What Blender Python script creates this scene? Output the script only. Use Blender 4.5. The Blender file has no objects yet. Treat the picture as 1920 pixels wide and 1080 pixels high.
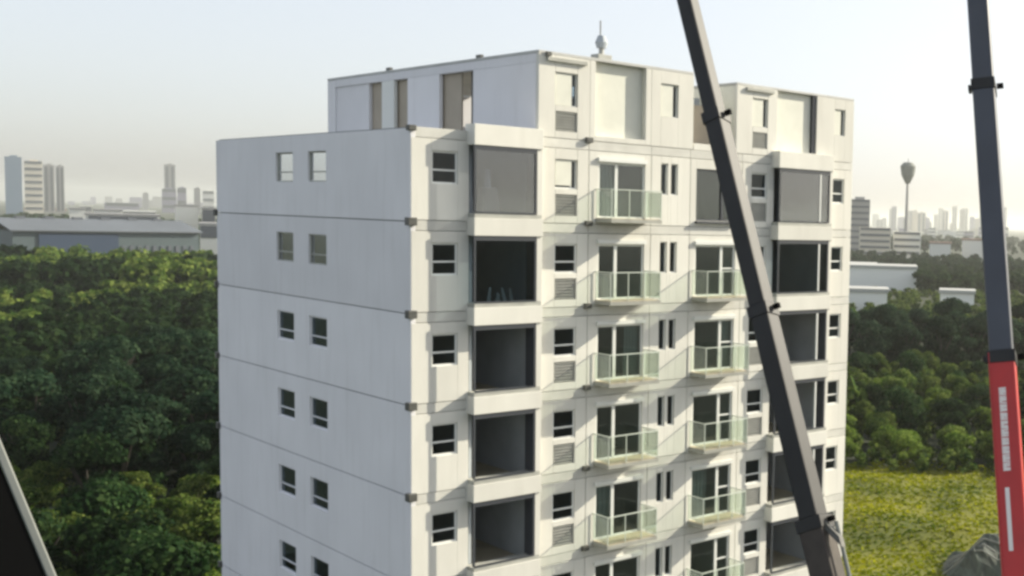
import bpy, math, random
import numpy as np
from mathutils import Vector, Matrix
random.seed(7); rng = np.random.default_rng(7)
C = bpy.context.scene
COL = C.collection
R = math.radians

# ------------------------------------------------------------------ camera
CAM = np.array([-17.7210, -36.827, -2.592])
YAW, PITCH, ROLL, FOC, CX, CY = .72375, -.075568, .030763, 2195.34, 1691.496, 585.862
fw = np.array([math.cos(YAW)*math.cos(PITCH), math.sin(YAW)*math.cos(PITCH), math.sin(PITCH)])
_r = np.array([math.sin(YAW), -math.cos(YAW), 0.0]); _u = np.cross(_r, fw)
rt = math.cos(ROLL)*_r + math.sin(ROLL)*_u
up = -math.sin(ROLL)*_r + math.cos(ROLL)*_u
cd = bpy.data.cameras.new('camera'); cam = bpy.data.objects.new('camera', cd); COL.objects.link(cam)
cam.matrix_world = Matrix([[rt[0], up[0], -fw[0], CAM[0]], [rt[1], up[1], -fw[1], CAM[1]], [rt[2], up[2], -fw[2], CAM[2]], [0, 0, 0, 1]])
cd.sensor_width = 36; cd.lens = 36*FOC/1920
cd.shift_x = -(CX-960)/1920; cd.shift_y = (CY-540)/1920
cd.clip_start = .1; cd.clip_end = 40000
C.camera = cam
def ray(px, py): return fw + rt*(px-CX)/FOC - up*(py-CY)/FOC
def bearing(px, d):            # a ground-plan point seen at photo column px, d metres away
    v = ray(px, 400)[:2]; v = v/np.linalg.norm(v); return CAM[:2] + v*d

# ------------------------------------------------------------------ light
SUN_A, SUN_E = R(-18), R(28)       # direction towards the sun: plan angle from +X, elevation
sdir = Vector((math.cos(SUN_A)*math.cos(SUN_E), math.sin(SUN_A)*math.cos(SUN_E), math.sin(SUN_E)))
W = bpy.data.worlds.new('World'); C.world = W; W.use_nodes = True
nt = W.node_tree; nt.nodes.clear()
sky = nt.nodes.new('ShaderNodeTexSky'); sky.sky_type = 'NISHITA'; sky.sun_disc = False
sky.sun_elevation = SUN_E; sky.sun_rotation = math.pi/2 - SUN_A
sky.air_density = .85; sky.dust_density = 3.0; sky.ozone_density = 1.0; sky.altitude = 50
bg = nt.nodes.new('ShaderNodeBackground'); bg.inputs[1].default_value = .138
wo = nt.nodes.new('ShaderNodeOutputWorld'); hs_ = nt.nodes.new('ShaderNodeHueSaturation'); hs_.inputs['Saturation'].default_value = .72
gm_ = nt.nodes.new('ShaderNodeGamma'); gm_.inputs[1].default_value = .5
nt.links.new(sky.outputs[0], hs_.inputs['Color']); nt.links.new(hs_.outputs[0], gm_.inputs[0]); nt.links.new(gm_.outputs[0], bg.inputs[0]); nt.links.new(bg.outputs[0], wo.inputs[0])
sl = bpy.data.lights.new('sun', 'SUN'); sl.energy = 2.4; sl.angle = R(.6); sl.color = (1, .92, .74)
so = bpy.data.objects.new('sun', sl); COL.objects.link(so); so.rotation_euler = sdir.to_track_quat('Z', 'Y').to_euler(); so.location = (40, -20, 40)
C.view_settings.view_transform = 'Standard'; C.view_settings.look = 'None'; C.view_settings.gamma = 1
C.view_settings.exposure = 1.8; C.view_settings.use_curve_mapping = False
C.render.engine = 'CYCLES'
C.cycles.use_denoising = True
C.cycles.max_bounces = 8; C.cycles.diffuse_bounces = 3; C.cycles.glossy_bounces = 3; C.cycles.transmission_bounces = 6
C.cycles.transparent_max_bounces = 12; C.cycles.volume_bounces = 2
C.cycles.filter_width = 3.0

GZ = -27.0
# ------------------------------------------------------------------ materials
def mat(name, col, rough=.6, metal=0., noise=0., scale=2., col2=None, bump=0., bscale=20., spec=.5, stretch=None, detail=4):
    m = bpy.data.materials.new(name); m.use_nodes = True; t = m.node_tree; p = t.nodes['Principled BSDF']
    p.inputs['Roughness'].default_value = rough; p.inputs['Metallic'].default_value = metal
    p.inputs['Specular IOR Level'].default_value = spec
    p.inputs['Base Color'].default_value = (*col, 1)
    if noise or col2 or bump:
        tc = t.nodes.new('ShaderNodeTexCoord'); mp = t.nodes.new('ShaderNodeMapping'); t.links.new(tc.outputs['Object'], mp.inputs[0])
        if stretch: mp.inputs['Scale'].default_value = stretch
    if noise or col2:
        n = t.nodes.new('ShaderNodeTexNoise'); n.inputs['Scale'].default_value = scale; n.inputs['Detail'].default_value = detail
        t.links.new(mp.outputs[0], n.inputs['Vector'])
        r = t.nodes.new('ShaderNodeValToRGB'); r.color_ramp.elements[0].position = .32; r.color_ramp.elements[1].position = .68
        c2 = col2 or tuple(c*(1-noise) for c in col)
        r.color_ramp.elements[0].color = (*c2, 1); r.color_ramp.elements[1].color = (*col, 1)
        t.links.new(n.outputs['Fac'], r.inputs[0]); t.links.new(r.outputs[0], p.inputs['Base Color'])
    if bump:
        n2 = t.nodes.new('ShaderNodeTexNoise'); n2.inputs['Scale'].default_value = bscale; n2.inputs['Detail'].default_value = 3
        t.links.new(mp.outputs[0], n2.inputs['Vector'])
        b = t.nodes.new('ShaderNodeBump'); b.inputs['Strength'].default_value = bump; b.inputs['Distance'].default_value = .02
        t.links.new(n2.outputs['Fac'], b.inputs['Height']); t.links.new(b.outputs[0], p.inputs['Normal'])
    return m
M = {}
M['wall'] = mat('white_wall_panel', (.735, .72, .66), .7, noise=.12, scale=.7, spec=.2, bump=.15, bscale=3, stretch=(1, 1, .35))
M['end'] = mat('end_wall_panel', (.80, .79, .81), .6, noise=.07, spec=.2, scale=.35, bump=.12, bscale=1.2)
M['beam'] = mat('floor_beam_paint', (.64, .63, .58), .55, noise=.15, scale=1.5)
M['core'] = mat('joint_filler', (.22, .22, .22), .8)
M['ledge'] = mat('grey_sill', (.42, .42, .38), .6, noise=.2, scale=2)
M['frame_dark'] = mat('dark_frame', (.05, .055, .065), .4)
M['frame_white'] = mat('white_frame', (.72, .73, .70), .4)
M['frame_pale'] = mat('pale_green_rail', (.55, .60, .53), .35)
M['bracket'] = mat('steel_bracket', (.10, .10, .09), .5, noise=.3, scale=6)
M['louver'] = mat('grey_louver', (.40, .40, .37), .5, noise=.15, scale=3)
M['board'] = mat('cream_board', (.68, .68, .60), .6, noise=.08, scale=2)
M['tan'] = mat('tan_lining', (.44, .38, .30), .7, noise=.12, scale=1.2)
M['inner'] = mat('interior_wall', (.46, .50, .53), .8, noise=.2, scale=.8)
M['floor'] = mat('interior_floor', (.58, .52, .38), .6, noise=.25, scale=1.)
M['slab'] = mat('balcony_slab', (.36, .36, .32), .6, noise=.2, scale=2)
M['deck'] = mat('balcony_deck', (.50, .44, .32), .6, noise=.2, scale=2)
M['roof'] = mat('roof_sheet', (.5, .5, .48), .6, noise=.2, scale=1)
for k_ in ('wall', 'end', 'beam'):
    t_ = M[k_].node_tree; p_ = t_.nodes['Principled BSDF']; src_ = p_.inputs['Base Color'].links[0].from_socket
    oi_ = t_.nodes.new('ShaderNodeObjectInfo'); mr_ = t_.nodes.new('ShaderNodeMapRange'); mr_.inputs['To Min'].default_value = .93; mr_.inputs['To Max'].default_value = 1.04
    h_ = t_.nodes.new('ShaderNodeHueSaturation'); t_.links.new(oi_.outputs['Random'], mr_.inputs[0]); t_.links.new(mr_.outputs[0], h_.inputs['Value'])
    n_ = t_.nodes.new('ShaderNodeTexNoise'); n_.inputs['Scale'].default_value = 3.; n_.inputs['Detail'].default_value = 5; mp_ = t_.nodes.new('ShaderNodeMapping'); mp_.inputs['Scale'].default_value = (1, 1, .12)
    tc_ = t_.nodes.new('ShaderNodeTexCoord'); t_.links.new(tc_.outputs['Object'], mp_.inputs[0]); t_.links.new(mp_.outputs[0], n_.inputs['Vector'])
    rr_ = t_.nodes.new('ShaderNodeMapRange'); rr_.inputs['From Min'].default_value = .5; rr_.inputs['From Max'].default_value = .8; rr_.inputs['To Max'].default_value = .12
    mx_ = t_.nodes.new('ShaderNodeMixRGB'); mx_.inputs[2].default_value = (.33, .31, .27, 1)
    t_.links.new(n_.outputs['Fac'], rr_.inputs[0]); t_.links.new(rr_.outputs[0], mx_.inputs[0]); t_.links.new(src_, h_.inputs['Color']); t_.links.new(h_.outputs[0], mx_.inputs[1]); t_.links.new(mx_.outputs[0], p_.inputs['Base Color'])
def glass(name, tint, refl, rough=.03, trans=1.):
    m = bpy.data.materials.new(name); m.use_nodes = True; t = m.node_tree; t.nodes.clear()
    o = t.nodes.new('ShaderNodeOutputMaterial'); mx = t.nodes.new('ShaderNodeMixShader')
    tr = t.nodes.new('ShaderNodeBsdfTransparent'); tr.inputs[0].default_value = (*tint, 1)
    gl = t.nodes.new('ShaderNodeBsdfGlossy'); gl.inputs['Roughness'].default_value = rough; gl.inputs[0].default_value = (.9, .93, .95, 1)
    lw = t.nodes.new('ShaderNodeLayerWeight'); lw.inputs['Blend'].default_value = .2
    mr = t.nodes.new('ShaderNodeMapRange'); mr.inputs['To Min'].default_value = refl; mr.inputs['To Max'].default_value = max(.55, refl)
    t.links.new(lw.outputs['Fresnel'], mr.inputs[0]); t.links.new(mr.outputs[0], mx.inputs[0])
    t.links.new(tr.outputs[0], mx.inputs[1]); t.links.new(gl.outputs[0], mx.inputs[2]); t.links.new(mx.outputs[0], o.inputs[0])
    return m
M['glass'] = glass('window_glass', (.55, .62, .66), .015)
M['glass_coat'] = glass('coated_glass', (.62, .64, .68), .12, .03)
M['glass_green'] = glass('balcony_glass', (.93, .96, .93), .03)
M['glass_door'] = glass('door_glass', (.6, .66, .66), .07, .1)
M['curtain'] = mat('pale_curtain', (.55, .56, .52), .9)
M['glass_half'] = glass('half_mirror_glass', (.6, .62, .65), .38, .08)
M['glass_mirror'] = glass('mirror_glass', (.7, .72, .72), .8, .08)
M['boom'] = mat('dark_boom_paint', (.022, .022, .023), .5, spec=.3, noise=.35, scale=.8, bump=.1, bscale=2)
M['boom2'] = mat('slate_boom_paint', (.055, .062, .08), .42, noise=.25, scale=.7, bump=.1, bscale=2)
M['boom_old'] = mat('brown_boom_paint', (.07, .058, .05), .6, spec=.25, noise=.35, scale=2.5)
M['red'] = mat('red_boom_paint', (.50, .018, .016), .35, noise=.2, scale=1.2)
M['letter'] = mat('white_lettering', (.8, .74, .70), .5)
M['black'] = mat('black_steel', (.003, .003, .003), .9, spec=.1)
M['pale_steel'] = mat('pale_steel', (.20, .21, .19), .45, noise=.15, scale=3)
M['bark'] = mat('bark', (.035, .03, .022), .9)

def foliage(name, a, b, c, ns=.45):
    m = bpy.data.materials.new(name); m.use_nodes = True; t = m.node_tree; p = t.nodes['Principled BSDF']
    p.inputs['Roughness'].default_value = .8; p.inputs['Specular IOR Level'].default_value = .06
    g = t.nodes.new('ShaderNodeNewGeometry'); oi = t.nodes.new('ShaderNodeObjectInfo')
    n = t.nodes.new('ShaderNodeTexNoise'); n.inputs['Scale'].default_value = ns; n.inputs['Detail'].default_value = 2
    t.links.new(g.outputs['Position'], n.inputs['Vector'])
    ad = t.nodes.new('ShaderNodeMath'); ad.operation = 'ADD'; t.links.new(n.outputs['Fac'], ad.inputs[0])
    ml = t.nodes.new('ShaderNodeMath'); ml.operation = 'MULTIPLY_ADD'; ml.inputs[1].default_value = .5; ml.inputs[2].default_value = -.25
    t.links.new(g.outputs['Random Per Island'], ml.inputs[0]); t.links.new(ml.outputs[0], ad.inputs[1])
    r = t.nodes.new('ShaderNodeValToRGB'); e = r.color_ramp.elements
    e[0].position = .2; e[0].color = (*a, 1); e[1].position = .85; e[1].color = (*c, 1); k = e.new(.5); k.color = (*b, 1)
    t.links.new(ad.outputs[0], r.inputs[0])
    hs = t.nodes.new('ShaderNodeHueSaturation'); t.links.new(r.outputs[0], hs.inputs['Color'])
    mr = t.nodes.new('ShaderNodeMapRange'); mr.inputs['To Min'].default_value = .75; mr.inputs['To Max'].default_value = 1.3
    t.links.new(oi.outputs['Random'], mr.inputs[0]); t.links.new(mr.outputs[0], hs.inputs['Value']); t.links.new(hs.outputs[0], p.inputs['Base Color'])
    tl = t.nodes.new('ShaderNodeBsdfTranslucent'); t.links.new(hs.outputs[0], tl.inputs[0])
    mx = t.nodes.new('ShaderNodeMixShader'); mx.inputs[0].default_value = .42
    out = t.nodes['Material Output']; t.links.new(p.outputs[0], mx.inputs[1]); t.links.new(tl.outputs[0], mx.inputs[2]); t.links.new(mx.outputs[0], out.inputs[0])
    return m
M['leaf_dark'] = foliage('dark_foliage', (.005, .018, .005), (.018, .044, .013), (.05, .085, .027))
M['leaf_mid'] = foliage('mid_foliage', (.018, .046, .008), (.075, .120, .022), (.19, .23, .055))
M['leaf_bright'] = foliage('bright_foliage', (.035, .075, .009), (.11, .17, .024), (.22, .28, .055))
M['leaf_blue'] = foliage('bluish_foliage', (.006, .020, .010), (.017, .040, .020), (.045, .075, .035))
M['weed'] = foliage('meadow_weeds', (.06, .10, .002), (.21, .235, .004), (.33, .33, .008), .16)

# ------------------------------------------------------------------ builders
class MB:
    def __init__(s): s.v = []; s.f = []
    def box(s, x0, x1, y0, y1, z0, z1):
        n = len(s.v)
        s.v += [(x0, y0, z0), (x1, y0, z0), (x1, y1, z0), (x0, y1, z0), (x0, y0, z1), (x1, y0, z1), (x1, y1, z1), (x0, y1, z1)]
        s.f += [tuple(n+i for i in q) for q in ((0, 3, 2, 1), (4, 5, 6, 7), (0, 1, 5, 4), (1, 2, 6, 5), (2, 3, 7, 6), (3, 0, 4, 7))]
        return s
    def prism(s, A, B, e1, e2, a1, a2, b1=None, b2=None):   # box from point A to B, half sizes a1,a2 along e1,e2 (b at B)
        A, B, e1, e2 = map(Vector, (A, B, e1, e2)); b1 = b1 or a1; b2 = b2 or a2; n = len(s.v)
        for P, p, q in ((A, a1, a2), (B, b1, b2)):
            for i, j in ((-1, -1), (1, -1), (1, 1), (-1, 1)): s.v.append(tuple(P + e1*p*i + e2*q*j))
        s.f += [tuple(n+i for i in q) for q in ((0, 3, 2, 1), (4, 5, 6, 7), (0, 1, 5, 4), (1, 2, 6, 5), (2, 3, 7, 6), (3, 0, 4, 7))]
        return s
    def tube(s, A, B, ra, rb=None, n=8):
        A, B = Vector(A), Vector(B); rb = ra if rb is None else rb; d = (B-A).normalized()
        e1 = d.orthogonal().normalized(); e2 = d.cross(e1); k = len(s.v)
        for P, r_ in ((A, ra), (B, rb)):
            for i in range(n):
                a = 2*math.pi*i/n; s.v.append(tuple(P + e1*r_*math.cos(a) + e2*r_*math.sin(a)))
        s.f += [(k+i, k+(i+1) % n, k+n+(i+1) % n, k+n+i) for i in range(n)]
        s.f += [tuple(k+i for i in reversed(range(n))), tuple(k+n+i for i in range(n))]
        return s
    def data(s, name, m):
        me = bpy.data.meshes.new(name); me.from_pydata(s.v, [], s.f); me.update()
        me.materials.append(M[m] if isinstance(m, str) else m); return me
    def build(s, name, m, parent=None, bevel=0):
        o = bpy.data.objects.new(name, s.data(name, m)); COL.objects.link(o)
        if parent: o.parent = parent
        if bevel:
            b = o.modifiers.new('bevel', 'BEVEL'); b.width = bevel; b.segments = 2; b.limit_method = 'ANGLE'
        return o
def tag(o, label=None, cat=None, group=None, kind=None):
    if label: o['label'] = label
    if cat: o['category'] = cat
    if group: o['group'] = group
    if kind: o['kind'] = kind
    return o
def empty(name, loc=(0, 0, 0), rz=0):
    o = bpy.data.objects.new(name, None); COL.objects.link(o); o.location = loc; o.rotation_euler = (0, 0, rz); o.empty_display_size = .3; return o
def dup(o, parent, loc):
    c = o.copy(); COL.objects.link(c); c.parent = parent; c.location = loc; return c

# ------------------------------------------------------------------ ground, air
def ground():
    m = bpy.data.materials.new('ground_soil'); m.use_nodes = True; t = m.node_tree; p = t.nodes['Principled BSDF']; p.inputs['Roughness'].default_value = .95
    g = t.nodes.new('ShaderNodeNewGeometry'); n = t.nodes.new('ShaderNodeTexNoise'); n.inputs['Scale'].default_value = .02; n.inputs['Detail'].default_value = 8
    t.links.new(g.outputs['Position'], n.inputs['Vector']); r = t.nodes.new('ShaderNodeValToRGB'); e = r.color_ramp.elements
    e[0].position = .35; e[0].color = (.012, .02, .006, 1); e[1].position = .7; e[1].color = (.04, .05, .022, 1)
    t.links.new(n.outputs['Fac'], r.inputs[0]); t.links.new(r.outputs[0], p.inputs['Base Color'])
    s = 9000; k = 24; v = []; f = []
    xs = [math.copysign(abs(i/k)**3*s, i) for i in range(-k, k+1)]
    for y in xs:
        for x in xs: v.append((x, y, GZ))
    w = len(xs)
    for j in range(w-1):
        for i in range(w-1): f.append((j*w+i, j*w+i+1, (j+1)*w+i+1, (j+1)*w+i))
    b = MB(); b.v = v; b.f = f; o = b.build('ground', m); tag(o, kind='structure')
ground()
def haze():
    b = MB().box(-9400, 9400, -9400, 9400, GZ-2, 75); 
    m = bpy.data.materials.new('haze_air'); m.use_nodes = True; t = m.node_tree; t.nodes.clear()
    o = t.nodes.new('ShaderNodeOutputMaterial'); v = t.nodes.new('ShaderNodeVolumePrincipled')
    v.inputs['Color'].default_value = (.98, .99, .94, 1); v.inputs['Density'].default_value = .00013; v.inputs['Anisotropy'].default_value = .4
    t.links.new(v.outputs[0], o.inputs['Volume'])
    ob = b.build('haze', m); tag(ob, kind='stuff')
haze()

# ------------------------------------------------------------------ the building
NF = 9
B = empty('apartment_block', (0, 0, GZ)); tag(B, 'white nine-storey prefabricated apartment block with set-back top storey, unfinished', 'building')
OFF = -GZ
def bb(b, name, m, parent=None, **k):       # build in world coords under the building (its base is at GZ)
    b.v = [(x, y, z+OFF) for x, y, z in b.v] if parent is None else b.v
    return b.build(name, m, parent or B, **k)
def sub(b, name, m, parent):
    b.v = [(x, y, z+OFF) for x, y, z in b.v]; o = b.build(name, m, parent); return o
def wall_boxes(b, axis, n0, n1, u0, u1, z0, z1, holes):
    us = sorted({u0, u1, *[h[0] for h in holes], *[h[1] for h in holes]})
    for a, c in zip(us[:-1], us[1:]):
        hs = sorted([(h[2], h[3]) for h in holes if h[0] < (a+c)/2 < h[1]]); z = z0
        for p, q in hs + [(z1, z1)]:
            if p > z:
                b.box(a, c, n0, n1, z, p) if axis == 'x' else b.box(n0, n1, a, c, z, p)
            z = q
    return b
G = .02
# window: frame + transom/mullion in one frame mesh, panes as sub-parts
def window(axis, u0, u1, z0, z1, n, tz=None, um=None, frame='frame_white', gl='glass', ft=.06, name='window'):
    def bx(b, a, c, p, q, s, t):
        return b.box(a, c, s, t, p, q) if axis == 'x' else b.box(s, t, a, c, p, q)
    b = MB(); s, t = n, n+.08
    bx(b, u0, u1, z1-ft, z1, s, t); bx(b, u0, u1, z0, z0+ft, s, t); bx(b, u0, u0+ft, z0+ft, z1-ft, s, t); bx(b, u1-ft, u1, z0+ft, z1-ft, s, t)
    cols = [(u0+ft, u1-ft)] if um is None else [(u0+ft, um-ft/2), (um+ft/2, u1-ft)]
    if um is not None: bx(b, um-ft/2, um+ft/2, z0+ft, z1-ft, s+.002, t-.002)
    rows = [(z0+ft, z1-ft)]
    if tz is not None:
        rows = [(z0+ft, tz-ft/2), (tz+ft/2, z1-ft)]
        for c in cols: bx(b, c[0], c[1], tz-ft/2, tz+ft/2, s+.004, t-.004)
    w = sub(b, name, frame, B)
    for c in cols:
        for r_ in rows:
            sub(bx(MB(), c[0], c[1], r_[0], r_[1], n+.035, n+.045), 'pane', gl, w)
    return w
TH = .16
FLOORS = range(NF)
# sections of the front: (x0, x1)
SEC = dict(A=(0, 2.0), B=(2.0, 4.5), C=(4.5, 6.6), D=(6.6, 9.35), E=(9.35, 11.2), F=(11.2, 13.85), G=(13.85, 15.6), H=(15.6, 18.72), I=(18.72, 20.3))
L_END = 17.3; XR = 20.3
# interior: slabs, partitions, back walls
for k in range(NF+1):
    z = -3*k
    if k == 0: b = MB().box(.16, XR-.16, .16, L_END-.16, -.26, -.04); bb(b, 'roof_slab', 'roof')
    else: b = MB().box(.16, XR-.16, .16, L_END-.16, z-.26, z-.04); bb(b, 'floor_slab', 'floor')
for x in (2.1, 4.5, 6.65, 10.18, 13.8, 15.55, 18.9):
    b = MB()
    for k in FLOORS: b.box(x, x+.1, .18, 6.0, -3*k-3.04, -3*k-.26)
    bb(b, 'partition_wall', 'inner')
b = MB()
for k in FLOORS: b.box(.18, XR-.18, 5.2 if k > 1 else 6.1, 5.3 if k > 1 else 6.2, -3*k-3.04, -3*k-.26)
bb(b, 'partition_wall', 'inner')
b = MB()
for k in FLOORS: b.box(3.2, 3.3, 6.3, L_END-.18, -3*k-3.04, -3*k-.26)
bb(b, 'partition_wall', 'inner')
# rear and right walls, one panel per storey
for k in FLOORS:
    z = -3*k
    bb(MB().box(G, XR-G, L_END-TH, L_END, z-3+G, z-G), 'rear_wall_panel', 'end')
    bb(MB().box(XR-TH, XR, TH+.01, L_END-TH-.01, z-3+G, z-G), 'side_wall_panel', 'wall')
bb(MB().box(.10, .16, .10, L_END-.05, GZ, -.3), 'joint_backing', 'core')if False else None
for k in FLOORS:
    z = -3*k
    # left end wall panel with its two windows
    holes = [(9.35, 10.95, z-1.73, z-.63), (6.42, 7.98, z-1.73, z-.63)]
    bb(wall_boxes(MB(), 'y', 0, TH, .004, L_END-.2, z-3+G, z-G, holes), 'end_wall_panel', 'end', bevel=.008)
    bb(MB().box(.05, TH, .2, L_END-.3, z-G-.001, z+G+.001), 'joint_strip', 'core')
    for j, h in enumerate(holes):
        w = window('y', h[0], h[1], h[2], h[3], .07, tz=z-1.36, gl=('glass_mirror', 'glass_half')[k] if k < 2 else 'glass', ft=.05, frame='ledge' if k < 2 else 'end')
        if k < 2: w['label'] = 'end wall window with pale reflecting panes'
    # lightly coloured far corner post and steel brackets at the seams
    if k: 
        bb(MB().box(-.14, .16, -.14, .14, z-.13, z+.13), 'bracket', 'bracket', bevel=.02)
        bb(MB().box(-.10, .04, L_END-.1, L_END+.1, z-.13, z+.13), 'bracket', 'bracket', bevel=.02)
    for x in (6.58, 15.66):
        bb(MB().box(x-.14, x+.14, -.12, .05, z-.02, z+.17), 'bracket', 'bracket', bevel=.02)
bb(MB().box(-.10, .16, -.10, .14, -.10, .08), 'bracket', 'bracket', bevel=.02)
PB = (-.28, .04)    # floor beam zone, relative to each level
def panel(sec, k, holes, y=0):
    x0, x1 = SEC[sec]; z = -3*k
    bb(wall_boxes(MB(), 'x', y, y+TH, x0+G*.6 + (.005 if sec == 'A' else 0), x1-G*.6, z-3+PB[1]+G, z+PB[0]-G, holes), 'wall_panel', 'wall', bevel=.008)
    if sec not in 'BH':
        bb(MB().box(x0+.006 if sec != 'A' else TH+.004 - TH, x1-.006, y+.012, y+TH, z+PB[0], z+PB[1]-.001), 'floor_beam', 'beam', bevel=.006)
def niche(x0, x1, z0, z1):
    b = MB().box(x0, x1, .10, .12, z0, z1); n = sub(b, 'louver_grille', 'louver', B)
    s = MB(); N = 7
    for i in range(N):
        zz = z0 + (z1-z0)*(i+.5)/N; s.prism((x0+.03, .06, zz), (x1-.03, .06, zz), (0, 1, 0), (0, 0, 1), .03, .018)
    sub(s, 'slats', 'louver', n)
for k in FLOORS:
    z = -3*k
    # A and I : small windows
    h = (.70, 1.60, z-1.75, z-.68); panel('A', k, [h])
    window('x', *h, .06, tz=z-1.30, gl='glass')
    h = (18.98, 19.80, z-1.78, z-.70); panel('I', k, [h]); window('x', *h, .06, tz=z-1.35)
    # C and G : window with louvred niche below
    for sec, x0, x1 in (('C', 5.22, 6.14), ('G', 14.34, 15.22)):
        h = (x0, x1, z-1.72, z-.68); h2 = (x0+.02, x1-.02, z-2.68, z-1.92)
        panel(sec, k, [h, h2])
        if k == 0 and sec == 'C':
            w = window('x', *h, .10, um=x1-.22, gl='glass'); w['label'] = 'window closed with a cream board'
            sub(MB().box(x0+.05, x1-.24, .05, .08, z-1.6, z-.72), 'board', 'board', w)
        else: window('x', *h, .06, tz=z-1.32)
        niche(*h2)
    # E : pair of narrow windows
    hs = [(9.80, 10.13, z-1.76, z-.57), (10.27, 10.60, z-1.76, z-.57)]
    panel('E', k, hs)
    for h in hs: window('x', *h, .08, ft=.04, frame='frame_white')
    # D and F : balcony doors
    for sec, x0, x1, um in (('D', 7.02, 9.06, 7.80), ('F', 11.50, 13.55, 12.85)):
        dark = (k == 0 and sec == 'F')
        h = (x0, x1, z-2.72, z-.68); panel(sec, k, [h])
        b = MB(); ft = .07; n = .05; fr = 'frame_dark' if dark else 'frame_white'
        b.box(x0, x1, n, n+.08, h[3]-ft, h[3]).box(x0, x1, n, n+.08, h[2], h[2]+ft)
        b.box(x0, x0+ft, n, n+.08, h[2]+ft, h[3]-ft).box(x1-ft, x1, n, n+.08, h[2]+ft, h[3]-ft)
        b.box(um-.06, um+.06, n-.02, n+.07, h[2]+ft, h[3]-ft)
        tr = z-1.62
        nb = (um+.06, x1-ft) if sec == 'F' else (um+.06, x1-ft)
        if sec == 'F' and not dark: b.box(nb[0], nb[1], n+.004, n+.07, tr-.03, tr+.03)
        d = sub(b, 'balcony_door', fr, B)
        for a, c in ((x0+ft, um-.06), (um+.06, x1-ft)):
            sub(MB().box(a, c, n+.035, n+.045, h[2]+ft, h[3]-ft), 'pane', 'glass_door', d)
        if (sec, k) in (('D', 0), ('F', 2), ('D', 4), ('F', 4), ('D', 2)):
            cu = MB(); a0, a1 = (x0+.1, x0+.95) if k % 4 == 0 else (x1-.7, x1-.1); N_ = 9
            for q in range(N_):
                xa = a0+(a1-a0)*q/N_; cu.prism((xa+.02, .22+.03*(q % 2), z-2.66), (xa+.02, .22+.03*(q % 2), z-.76), (1, 0, 0), (0, 1, 0), (a1-a0)/N_*.45, .012)
            sub(cu, 'curtain', 'curtain', d)
        if not dark: sub(MB().box(x0-.05, x1+.05, -.10, -.002, h[3]+.02, h[3]+.16), 'shutter_box', 'frame_white', d)
    # balconies
    for sec, x0, x1 in (('D', 6.9, 9.12), ('F', 11.33, 13.55)):
        if k == 0 and sec == 'F':
            bb(MB().box(11.45, 13.6, -.16, -.003, z-2.82, z-2.73), 'door_sill', 'frame_dark'); continue
        zt = z-2.72; p = -1.0
        bal = sub(MB().box(x0, x1, p, -.003, zt-.15, zt-.02), 'balcony', 'slab', B)
        sub(MB().box(x0+.05, x1-.05, p+.05, -.006, zt-.017, zt+.01), 'deck', 'deck', bal)
        rz = zt+1.06; r_ = MB()
        r_.box(x0, x1, p, p+.045, rz-.035, rz).box(x0, x0+.035, p+.047, -.004, rz-.035, rz).box(x1-.035, x1, p+.047, -.004, rz-.035, rz)
        sub(r_, 'top_rail', 'frame_pale', bal)
        posts = [(x0+.025, p+.025), (x1-.025, p+.025), (x0+.78, p+.025), (x0+1.5, p+.025), (x0+.025, -.05), (x1-.025, -.05)]
        for a, c in posts:
            sub(MB().box(a-.014, a+.014, c-.014, c+.014, zt+.012, rz-.037), 'post', 'frame_pale', bal)
        sub(MB().box(x0+.05, x1-.05, p+.012, p+.022, zt+.08, rz-.06), 'glass_panel', 'glass_green', bal)
        sub(MB().box(x0+.012, x0+.022, p+.06, -.08, zt+.08, rz-.06), 'glass_panel', 'glass_green', bal)
        sub(MB().box(x1-.022, x1-.012, p+.06, -.08, zt+.08, rz-.06), 'glass_panel', 'glass_green', bal)
    # B and H : living room openings between projecting spandrels
    for sec, x0, x1, s0, s1 in (('B', 1.98, 4.20, 1.93, 4.48), ('H', 15.55, 18.42, 15.46, 18.66)):
        p = -.47
        top, bot = z-.50, z-2.62
        if k == 0: bb(MB().box(s0, s1, p, .14, z-.42, z+.27), 'spandrel', 'wall', bevel=.01)
        bb(MB().box(s0, s1, p, .14, z-3.42, z-2.82), 'spandrel', 'wall', bevel=.01)
        bb(MB().box(s0+.03, s1-.03, p+.04, .14, z-2.818, z-2.68), 'sill', 'ledge', bevel=.01)
        f = MB(); a = .09
        f.box(x0-.04, x1+.06, p+.03, p+.13, top-.08, z-.424)                      # head
        f.box(x0-.04, x0+.03, p+.03, p+.10, bot, top-.08)
        f.box(x1-.02, x1+.06, p+.03, .12, bot-.05, top-.08)                       # deep right jamb
        f.box(x0+.03, x1-.02, p+.03, p+.10, bot-.055, bot)
        fr = sub(f, 'opening_frame', 'frame_dark', B)
        bb(MB().box(x1+.065, s1, p+.05, .14, bot-.05, z-.424), 'wall_panel', 'wall', bevel=.008)
        if sec == 'H':
            sub(MB().box(x1-.55, x1-.47, p+.035, p+.11, bot, top-.08), 'mullion', 'frame_white', fr)
        if k < 2:
            sub(MB().box(x0+.03, x1-.03, p+.06, p+.07, bot+.002, top-.082), 'pane', 'glass_coat' if k == 0 else 'glass', fr)
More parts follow.
